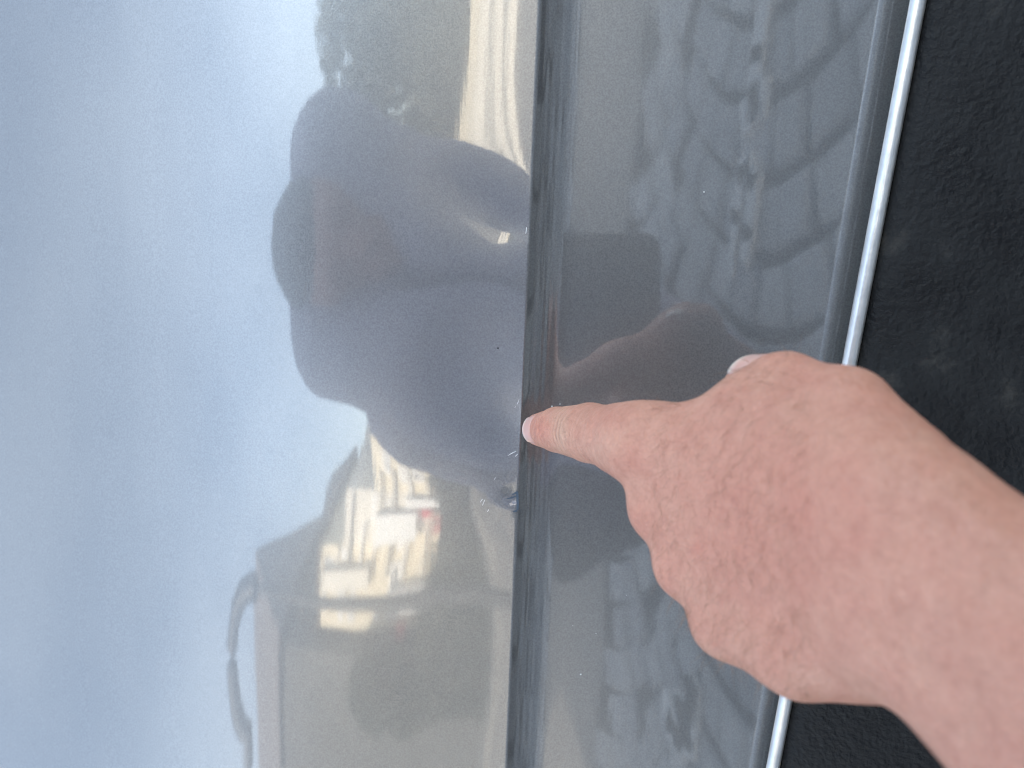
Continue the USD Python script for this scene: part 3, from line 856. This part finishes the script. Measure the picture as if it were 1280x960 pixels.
for i in pick:
    t = _unit(flow + hg.normal(size=3) * .35 - outn[i] * (flow @ outn[i]) + outn[i] * .35)
    ln = hg.uniform(.003, .008)
    hv += [v[i] - outn[i] * .0002, v[i] + t * ln * .5, v[i] + t * ln - outn[i] * ln * .12]
    hc.append(3)
    hw_ += [.00007, .00005, .00002]
hb = UsdGeom.BasisCurves.Define(stage, str(person.GetPath()) + '/body_hair')
hb.CreateTypeAttr('linear')
hb.CreatePointsAttr(Vt.Vec3fArray.FromNumpy(np.array(hv, np.float32)))
hb.CreateCurveVertexCountsAttr(Vt.IntArray.FromNumpy(np.array(hc, np.int32)))
hb.CreateWidthsAttr(Vt.FloatArray.FromNumpy(np.array(hw_, np.float32)))
hb.SetWidthsInterpolation('vertex')
UsdShade.MaterialBindingAPI.Apply(hb.GetPrim()).Bind(MAT['body_hair'])
tag(hb.GetPrim(), None, None, None, 'stuff')
grow = lambda prims, d: [(a, b, ra + d, rb + d) for a, b, ra, rb in prims]
CUT_L, CUT_R = ELB + (FR - ELB) * .45, WR_R + (ELB_R - WR_R) * .08
coat = torso[1:6] + [(SH_L + [.02, -.03, .015], HEAD + [-.03, -.06, .0], .060, .066), (SH_R + [-.02, -.03, .015], HEAD + [.03, -.06, .0], .060, .066), (ELB, CUT_L, .046, .044), (ELB_R, CUT_R, .044, .036), (NECK - [0, 0, .03], NECK + [0, 0, .01], .055, .058)]
for nm, prims, m_, kk in (('jacket', grow(coat, .012), 'jacket', .03), ('trousers', grow(legs, .010), 'trousers', .03)):
    q = np.array([p for a, b, _, _ in prims for p in (a, b)])
    g = surface_nets(field([(kk, prims, .02)]), q.min(0) - .15, q.max(0) + .15, .009)
    gv = np.array(g.vertices)
    g.vertices = gv + np.array(g.vertex_normals) * ((meshkit.fbm(gv * 14, 3, 8) - .5) * .02)[:, None]
    obj(nm, g, m_, person, smooth=True)
hair_p = [(fp(0, .045, -.035), fp(0, .05, .010), .088, .080), (fp(0, .0, -.05), fp(0, -.05, -.045), .070, .055)]
hq = surface_nets(field([(.03, hair_p, .02)]), HEAD - .2, HEAD + .2, .008)
hq.vertices = np.array(hq.vertices) + np.array(hq.vertex_normals) * ((meshkit.fbm(np.array(hq.vertices) * 60, 3, 9) - .5) * .012)[:, None]
obj('hair', hq, 'hair', person, smooth=True)
for an, toe in ((AN_L, AN_L + [-.02, .17, -.02]), (AN_R, AN_R + [0, .02, -.0])):
    tip = toe if toe[1] - an[1] > .1 else an + np.array([0, -.12, -.015])
    sh = surface_nets(field([(.03, [(an + [0, 0, -.02], tip, .052, .042), (an, an + [0, 0, .06], .05, .05)], .02)]), np.minimum(an, tip) - .12, np.maximum(an, tip) + .14, .008)
    sv = np.array(sh.vertices)
    sv[:, 2] = np.maximum(sv[:, 2], .012)
    sh.vertices = sv
    obj('shoe', sh, 'shoe', person, smooth=True)


# nails of the finger and thumb in view: curved plates let into the tips
def nail(a, b, ra, rb, dorsal, len_, half_w, front):
    """A plate from in front of the tip's centre back along the bone, following the finger's own roundness."""
    ax_, d, s = nail_frame(a, b, dorsal)
    L = np.linalg.norm(b - a)
    U, V = np.meshgrid(np.linspace(0, 1, 34), np.linspace(-1, 1, 31), indexing='ij')
    end = np.sqrt(np.clip(1 - np.clip((.30 - U) / .30, 0, 1) ** 2.4, 0, 1)) * .35 + .65
    end = end * (np.sqrt(np.clip(1 - np.clip((U - .70) / .30, 0, 1) ** 2.2, 0, 1)) * .5 + .5)
    ang = V * half_w * end
    u = -front + U * (len_ + front)
    skin_r = np.where(u > 0, ra + (rb - ra) * u / L, np.sqrt(np.clip(ra ** 2 - u ** 2, 0, 1)))
    plate = np.where(u > 0, skin_r, np.maximum(skin_r, ra - .0019 * (u / .005) ** 2))
    rr = plate + .00022 - .00075 * np.clip((np.abs(V) - .75) / .25, 0, 1) ** 2 - .00050 * np.clip((U - .78) / .22, 0, 1) ** 2
    P_ = a + ax_ * u[..., None] + rr[..., None] * (np.cos(ang)[..., None] * d + np.sin(ang)[..., None] * s)
    m = grid_mesh(P_)
    if (m.vertex_normals @ d).mean() < 0:
        m.invert()
    return m, np.clip((.42 - U) / .40 + .15, 0, 1).ravel()


for a, b, ra, rb, dors, hw, fr, lab in ((TIP, DIP, .0061, .0082, N_DORS, 1.08, .0050, 'pale glossy nail of the pointing finger'), (T_TIP, T_IP, .0083, .0098, T_DORS, .95, .0055, 'nail of the thumb')):
    m, ed = nail(a, b, ra, rb, dors, .0085, hw, fr)
    obj('fingernail', m, 'nail', person, smooth=True, label=lab, vars={'edge': ed})

# the phone that takes the picture: held sideways, its back towards the car
phone = thing('phone', 'black phone held sideways, mirrored in the lower door beside the finger', 'phone', cp(0, 0, .006))
pl = cp(0, 0, .006)


def slab(r0, r1, u0, u1, b0, b1, rad):
    from shapely.geometry import box as sbox
    g = sbox(r0 + rad, u0 + rad, r1 - rad, u1 - rad).buffer(rad, quad_segs=8)
    m = trimesh.creation.extrude_polygon(g, b1 - b0, engine='earcut')
    m.apply_translation([0, 0, b0])
    m.vertices = CAM + np.array(m.vertices) @ R_WC.T
    return m


obj('phone_case', slab(-.022, .054, -.132, .016, .0030, .0105, .012), 'phone_body', phone, smooth=30, off=pl)
obj('phone_screen', slab(-.020, .052, -.130, .014, .0105, .0108, .010), 'screen', phone, smooth=30, off=pl)
obj('camera_bump', slab(-.016, .018, -.024, .012, .0016, .0030, .008), 'phone_body', phone, smooth=30, off=pl)
for r0, u0 in ((-.001, -.000), (.006, -.016)):
    cy = trimesh.creation.cylinder(radius=.0055, height=.0004, sections=32)
    cy.vertices = cp(r0, u0, .0014) + np.array(cy.vertices) @ R_WC.T
    obj('phone_lens', cy, 'lens_glass', phone, smooth=30, off=pl)
